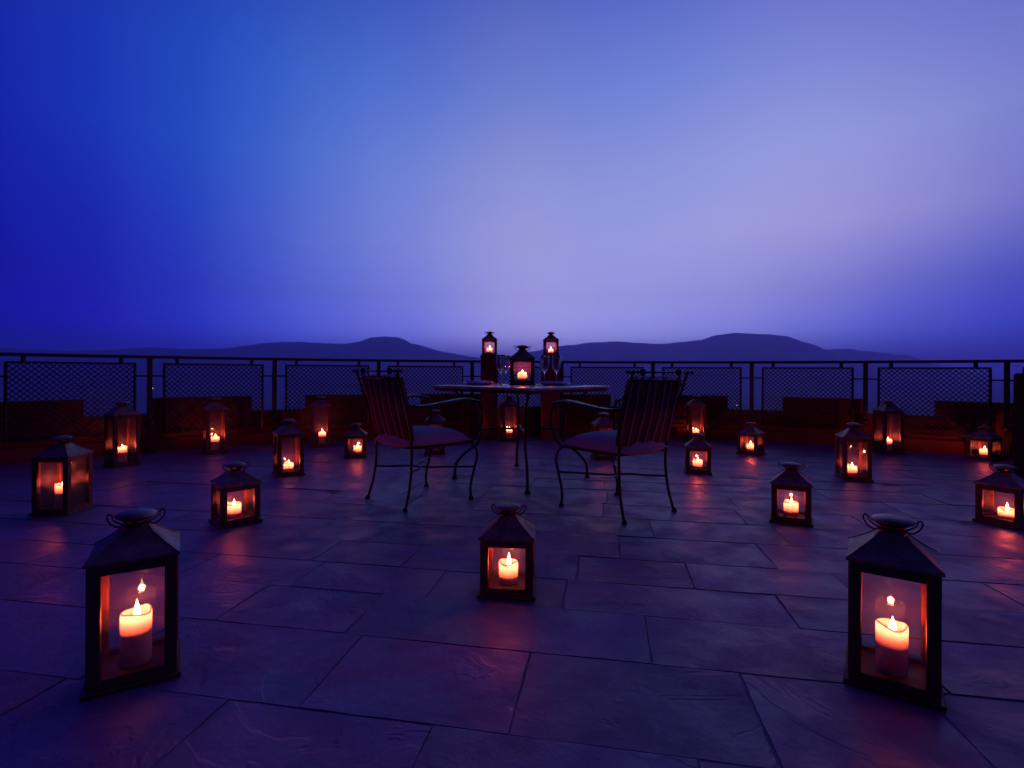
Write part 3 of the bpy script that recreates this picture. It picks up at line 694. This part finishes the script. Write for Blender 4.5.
# ------------------------------------------------------------------ chairs
def chair_proto(loc, rz, label):
    # local frame: +y faces the table, origin at the centre of the feet
    t = thing('garden_chair', loc, rz, label, 'chair', 'wrought iron dining chairs')
    fw, bw, fd = .255, .225, .245
    sh = .375
    for s_ in (-1, 1):
        # rear upright and leg in one bar
        pts = catmull([(s_ * (bw + .0), -fd - .005, .0), (s_ * (bw - .01), -fd + .035, .15), (s_ * (bw - .015), -fd + .05, .33), (s_ * (bw + .0), -fd + .03, .50), (s_ * (bw + .015), -fd - .03, .70), (s_ * (bw + .02), -fd - .085, .865)], 6)
        lg = MB().tube(pts, .0085, 8); lg.lathe([(.0005, 0), (.017, 0), (.015, .012), (.009, .022)], 12, (s_ * bw, -fd - .005, 0)); lg.build('rear_leg', M['iron'], t)
        fp = catmull([(s_ * fw, fd, .0), (s_ * fw, fd - .004, .09), (s_ * (fw + .002), fd + .025, .20), (s_ * (fw + .002), fd + .05, .28), (s_ * (fw - .005), fd + .045, .335), (s_ * (fw - .01), fd + .012, .375)], 6)
        lg = MB().tube(fp, .0085, 8); lg.lathe([(.0005, 0), (.017, 0), (.015, .012), (.009, .022)], 12, (s_ * fw, fd, 0)); lg.build('front_leg', M['iron'], t)
        # arm: flat bar with scroll, falling to the seat corner
        am = MB()
        ap = catmull([(s_ * (fw - .01), fd + .005, .375), (s_ * (fw + .02), fd + .035, .43), (s_ * (fw + .035), fd + .062, .52), (s_ * (fw + .035), fd + .055, .60), (s_ * (fw + .03), fd + .02, .650), (s_ * (fw + .03), fd - .06, .668)], 6)
        am.tube(ap, .009, 8)
        sp_ = [(s_ * (fw + .035), fd + .03 + .022 * math.cos(q), .628 + .022 * math.sin(q)) for q in [PI * 2 * k / 16 for k in range(16)]]
        am.tube(sp_, .006, 6, closed=True)
        # flat arm rest
        top = catmull([(s_ * (fw + .03), fd + .035, .655), (s_ * (fw + .032), fd - .08, .672), (s_ * (fw + .035), 0, .655), (s_ * (bw + .035), -fd + .10, .635), (s_ * (bw + .016), -fd - .01, .64)], 5)
        vs = []; fs = []
        for i, p in enumerate(top):
            wd = .026 * math.sin(PI * (.15 + .75 * i / (len(top) - 1))) + .006
            for a, b in ((-1, 0), (-.6, .008), (.6, .008), (1, 0), (.6, -.008), (-.6, -.008)): vs.append((p.x + a * wd, p.y, p.z + b))
        for i in range(len(top) - 1):
            for q in range(6): fs.append((6 * i + q, 6 * i + (q + 1) % 6, 6 * i + 6 + (q + 1) % 6, 6 * i + 6 + q))
        fs += [tuple(range(6))[::-1], tuple(6 * (len(top) - 1) + q for q in range(6))]
        am.add(vs, fs, False); am.build('armrest', M['iron'], t)
    # seat ring
    mb = MB(); c = [(-fw + .01, fd + .01), (fw - .01, fd + .01), (bw - .015, -fd + .05), (-bw + .015, -fd + .05)]
    for k in range(4): mb.tube([(*c[k], sh), (*c[(k + 1) % 4], sh)], .0075, 8)
    mb.build('seat_frame', M['iron'], t)
    # two bowed stretchers meeting in the middle
    zs = .213
    st = catmull([(-bw + .008, -fd + .04, zs), (-bw * .55, -fd + .12, zs), (-.07, -.035, zs), (0, -.008, zs), (.07, -.035, zs), (bw * .55, -fd + .12, zs), (bw - .008, -fd + .04, zs)], 6)
    MB().tube(st, .0065, 8).build('stretcher', M['iron'], t)
    st = catmull([(-fw, fd + .028, zs), (-fw * .6, fd - .10, zs), (-.07, .035, zs), (0, .009, zs), (.07, .035, zs), (fw * .6, fd - .10, zs), (fw, fd + .028, zs)], 6)
    MB().tube(st, .0065, 8).build('stretcher', M['iron'], t)
    # top rod with rosettes
    z = .852; yb = -fd - .08
    mb = MB().tube([(-bw - .055, yb, z), (bw + .055, yb, z)], .0055, 8)
    for s_ in (-1, 1): mb.lathe([(.0005, -.012), (.011, -.006), (.013, 0), (.011, .006), (.0005, .012)], 10, (s_ * (bw + .06), yb, z))
    mb.tube([(-bw - .01, yb + .022, .805), (bw + .01, yb + .022, .805)], .0055, 8)
    mb.build('top_rail', M['iron'], t)
    for s_ in (-.72, .72):
        rs = MB()
        for k in range(6):
            a = PI * k / 3; rs.lathe([(.0005, -.008), (.010, -.005), (.012, 0), (.010, .005), (.0005, .008)], 8, (s_ * bw + .014 * math.cos(a), yb, z + .014 * math.sin(a)))
        rs.lathe([(.0005, -.012), (.009, -.008), (.011, 0), (.009, .008), (.0005, .012)], 8, (s_ * bw, yb, z))
        rs.build('rosette', M['iron'], t)
    # striped sling back: soft, folded over the upper bar, sagging a little
    nx, nz = 28, 16; vs = []
    def bp(u, v, off):
        x = (u * 2 - 1) * (bw + .012 - .012 * (1 - v)); zz = .425 + (.812 - .425) * v + (.006 * math.sin(u * PI * 7) ** 2 if v > .97 else 0)
        yy = -fd + .052 - .095 * v ** 1.25 - .02 * math.sin(PI * u) * math.sin(PI * min(1, v * 1.05)) + .003 * math.sin(u * 23 + v * 3)
        return (x, yy + off * (1 if v < .97 else .55), zz)
    for off in (.010, -.014):
        for i in range(nx + 1):
            for j in range(nz + 1): vs.append(bp(i / nx, j / nz, off))
    S = (nx + 1) * (nz + 1); fs = []
    for i in range(nx):
        for j in range(nz):
            a = i * (nz + 1) + j; b = a + nz + 1
            fs.append((a, b, b + 1, a + 1)); fs.append((S + a, S + a + 1, S + b + 1, S + b))
        a = i * (nz + 1); b = a + nz + 1; fs.append((a, S + a, S + b, b)); a += nz; b += nz; fs.append((a, b, S + b, S + a))
    for j in range(nz):
        a = j; fs.append((a, a + 1, S + a + 1, S + a)); a = nx * (nz + 1) + j; fs.append((a, S + a, S + a + 1, a + 1))
    bk = MB().add(vs, fs, True).build('backrest', M['stripe'], t)
    for u in (.06, .35, .65, .94):
        x = (u * 2 - 1) * bw
        MB().tube([(x, yb + .030, .800), (x, yb + .012, .815), (x, yb + .018, .83), (x, yb + .034, .812)], .004, 6, closed=True).build('tie', M['stripe'], bk)
    # plump seat cushion
    n = 24; vs = []; fs = []
    for i in range(n + 1):
        for j in range(n + 1):
            u, v = i / n * 2 - 1, j / n * 2 - 1
            k = (1 - abs(u) ** 3.2) * (1 - abs(v) ** 3.2); k = max(0, k) ** .5
            wx = (.235 if v > 0 else .235) * (1 - .06 * (1 - v) * .5) * (1 - .06 * v * v * abs(u))
            wy = .255 * (1 - .08 * u * u)
            top = .398 + .070 * k + .012 * (1 - v) * k; bot = .392 - .046 * k
            vs.append((u * wx, v * wy + .025, top)); vs.append((u * wx, v * wy + .025, bot))
    for i in range(n):
        for j in range(n):
            a = (i * (n + 1) + j) * 2; b = a + 2 * (n + 1)
            fs.append((a, b, b + 2, a + 2)); fs.append((a + 1, a + 3, b + 3, b + 1))
    for k in range(n):
        a = k * 2; fs.append((a, a + 2, a + 3, a + 1)); a = (n * (n + 1) + k) * 2; fs.append((a, a + 1, a + 3, a + 2))
        a = k * (n + 1) * 2; b = a + 2 * (n + 1); fs.append((a, a + 1, b + 1, b)); a += 2 * n; b += 2 * n; fs.append((a, b, b + 1, a + 1))
    cu = MB().add(vs, fs, True).build('seat', M['cushion'], t)
    per = []
    for q in range(64):
        a_ = 2 * PI * q / 64; cx_, sy_ = math.cos(a_), math.sin(a_); m_ = max(abs(cx_), abs(sy_)); u, v = cx_ / m_, sy_ / m_
        wx = .235 * (1 - .06 * (1 - v) * .5) * (1 - .06 * v * v * abs(u)); wy = .255 * (1 - .08 * u * u)
        per.append((u * wx, v * wy + .025, .395))
    MB().tube(per, .0045, 6, closed=True).build('piping', M['cushion'], cu)
    return t
ch = chair_proto((-.624, 3.492, 0), R(44.6 - 90), 'striped iron chair left of the table, turned to face right')
c2 = copy_tree(ch); c2.location = (.669, 3.258, 0); c2.rotation_euler = (0, 0, R(126.2 - 90)); c2['label'] = 'striped iron chair right of the table, turned to face left'

# ------------------------------------------------------------------ table
TX, TY = .080, 4.17
tb = thing('dining_table', (TX, TY, 0), R(48.5), 'square wrought iron table with stone top set for two between the chairs', 'table')
a = .51
MB().box(-a, a, -a, a, .722, .742, .006).build('tabletop', M['tabletop'], tb)
mb = MB()
for s_ in (-1, 1):
    mb.box(-a + .02, a - .02, s_ * (a - .03) - .008, s_ * (a - .03) + .008, .700, .7215); mb.box(s_ * (a - .03) - .008, s_ * (a - .03) + .008, -a + .05, a - .05, .7005, .721)
mb.build('apron', M['iron'], tb)
for k in range(4):
    g = R(45 + 90 * k); cx, cyy = math.cos(g), math.sin(g)
    pr = [(.535, .705), (.50, .665), (.42, .62), (.37, .55), (.345, .46), (.330, .385), (.335, .32), (.365, .268), (.455, .20), (.520, .12), (.530, .05), (.532, .0)]
    lg = MB().tube(catmull([(cx * r, cyy * r, z) for r, z in pr], 5), .0105, 8)
    lg.lathe([(.0005, 0), (.021, 0), (.019, .014), (.011, .03)], 12, (cx * .532, cyy * .532, 0))
    lg.build('leg', M['iron'], tb)
    sc_ = [(cx * (.332 * (1 - q)), cyy * (.332 * (1 - q)), .388 + .012 * math.sin(PI * q)) for q in [k2 / 8 for k2 in range(9)]]
    MB().tube(sc_, .0085, 8).build('stretcher', M['iron'], tb)

ZT = .7422
def on_table(name, x, y, rz, label, cat, group=None, z=ZT): return thing(name, (x, y, z), rz, label, cat, group)
def cloth_bm(w, d, th, seed):
    rng = random.Random(seed); nx, ny = 16, 12; vs = []; fs = []
    for lay in (0, 1):
        for i in range(nx + 1):
            for j in range(ny + 1):
                u, v = i / nx - .5, j / ny - .5
                vs.append((u * w, v * d, lay * (th + .0012 * math.sin(u * 17 + seed) * math.cos(v * 13))))
    S = (nx + 1) * (ny + 1)
    for i in range(nx):
        for j in range(ny):
            a_ = i * (ny + 1) + j; b_ = a_ + ny + 1; fs.append((a_, a_ + 1, b_ + 1, b_)); fs.append((S + a_, S + b_, S + b_ + 1, S + a_ + 1))
    for i in range(nx):
        a_ = i * (ny + 1); b_ = a_ + ny + 1; fs.append((a_, b_, S + b_, S + a_)); a_ += ny; b_ += ny; fs.append((a_, S + a_, S + b_, b_))
    for j in range(ny):
        fs.append((j, S + j, S + j + 1, j + 1)); a_ = nx * (ny + 1) + j; fs.append((a_, a_ + 1, S + a_ + 1, S + a_))
    return MB().add(vs, fs, False)
for side, px, py, rz in (('left', -.27, 4.27, R(-52)), ('right', .34, 4.17, R(48))):
    o = cloth_bm(.40, .28, .003, 1 if px < 0 else 4).build('placemat', M['mat']); o.location = (px, py, ZT); o.rotation_euler = (0, 0, rz)
    tag(o, 'rectangular woven placemat on the %s half of the tabletop' % side, 'placemat', 'placemats on the dining table')
    o = MB().lathe([(.0005, .0), (.085, .0), (.10, .004), (.132, .013), (.134, .016), (.12, .013), (.09, .006), (.0005, .005)], 40).build('dinner_plate', M['china'])
    o.location = (px, py, ZT + .0048); tag(o, 'white dinner plate laid on the %s placemat' % side, 'plate', 'dinner plates on the table')
    o = cloth_bm(.13, .18, .022, 2).build('napkin', M['linen']); o.location = (px, py, ZT + .0115); o.rotation_euler = (0, 0, rz + .3)
    tag(o, 'folded white napkin lying on the %s dinner plate' % side, 'napkin', 'folded napkins')
# spoon-and-fork cutlery beside each mat
def cutlery(x, y, rz, kind, label):
    mb = MB()
    mb.box(-.0035, .0035, -.09, .03, .001, .0035, .0008); mb.box(-.006, .006, -.10, -.08, .001, .0036, .0008)
    if kind == 'fork':
        mb.box(-.011, .011, .03, .05, .001, .004, .001)
        for q in (-.0085, -.003, .003, .0085): mb.box(q - .0015, q + .0015, .05, .095, .001, .0035)
    else: mb.box(-.009, .009, .03, .11, .001, .0032, .001)
    o = mb.build('table_' + kind, M['china' if 0 else 'tin']); o.location = (x, y, ZT); o.rotation_euler = (0, 0, rz)
    tag(o, label, kind, 'cutlery on the table')
cutlery(-.42, 4.11, R(-52), 'fork', 'metal fork beside the left placemat'); cutlery(-.10, 4.22, R(38), 'knife', 'metal knife beside the left placemat')
cutlery(.20, 4.02, R(-42), 'fork', 'metal fork beside the right placemat'); cutlery(.47, 4.36, R(48), 'knife', 'metal knife beside the right placemat')

def wine_glass(x, y, label):
    t = on_table('wine_glass', x, y, 0, label, 'wine glass', 'wine glasses on the table')
    if 'wg' not in cache:
        cache['wg'] = MB().lathe([(.006, .094), (.016, .097), (.030, .110), (.038, .130), (.0395, .150), (.037, .175), (.033, .205), (.0318, .2055), (.0345, .175), (.0365, .150), (.035, .132), (.027, .114), (.012, .102), (.0005, .100)], 32).mesh('bowl', M['wine_glass'])
        cache['ws'] = MB().lathe([(.010, .004), (.005, .012), (.0035, .03), (.0035, .075), (.005, .090), (.006, .0938)], 16).mesh('stem', M['wine_glass'])
        cache['wf'] = MB().lathe([(.0005, 0.0), (.036, .0), (.0365, .0015), (.022, .003), (.010, .004)], 32).mesh('foot', M['wine_glass'])
    t.scale = (1.08, 1.08, 1.2)
    for k, n in (('wg', 'bowl'), ('ws', 'stem'), ('wf', 'foot')):
        o = bpy.data.objects.new(n, cache[k]); COL.objects.link(o); o.parent = t
wine_glass(-.088, 4.20, 'wine glass left of the table lantern, the outer one')
wine_glass(-.052, 4.40, 'wine glass left of the table lantern, the inner one')
wine_glass(.268, 4.28, 'wine glass right of the table lantern, the inner one')
wine_glass(.375, 4.38, 'wine glass right of the table lantern, the outer one')
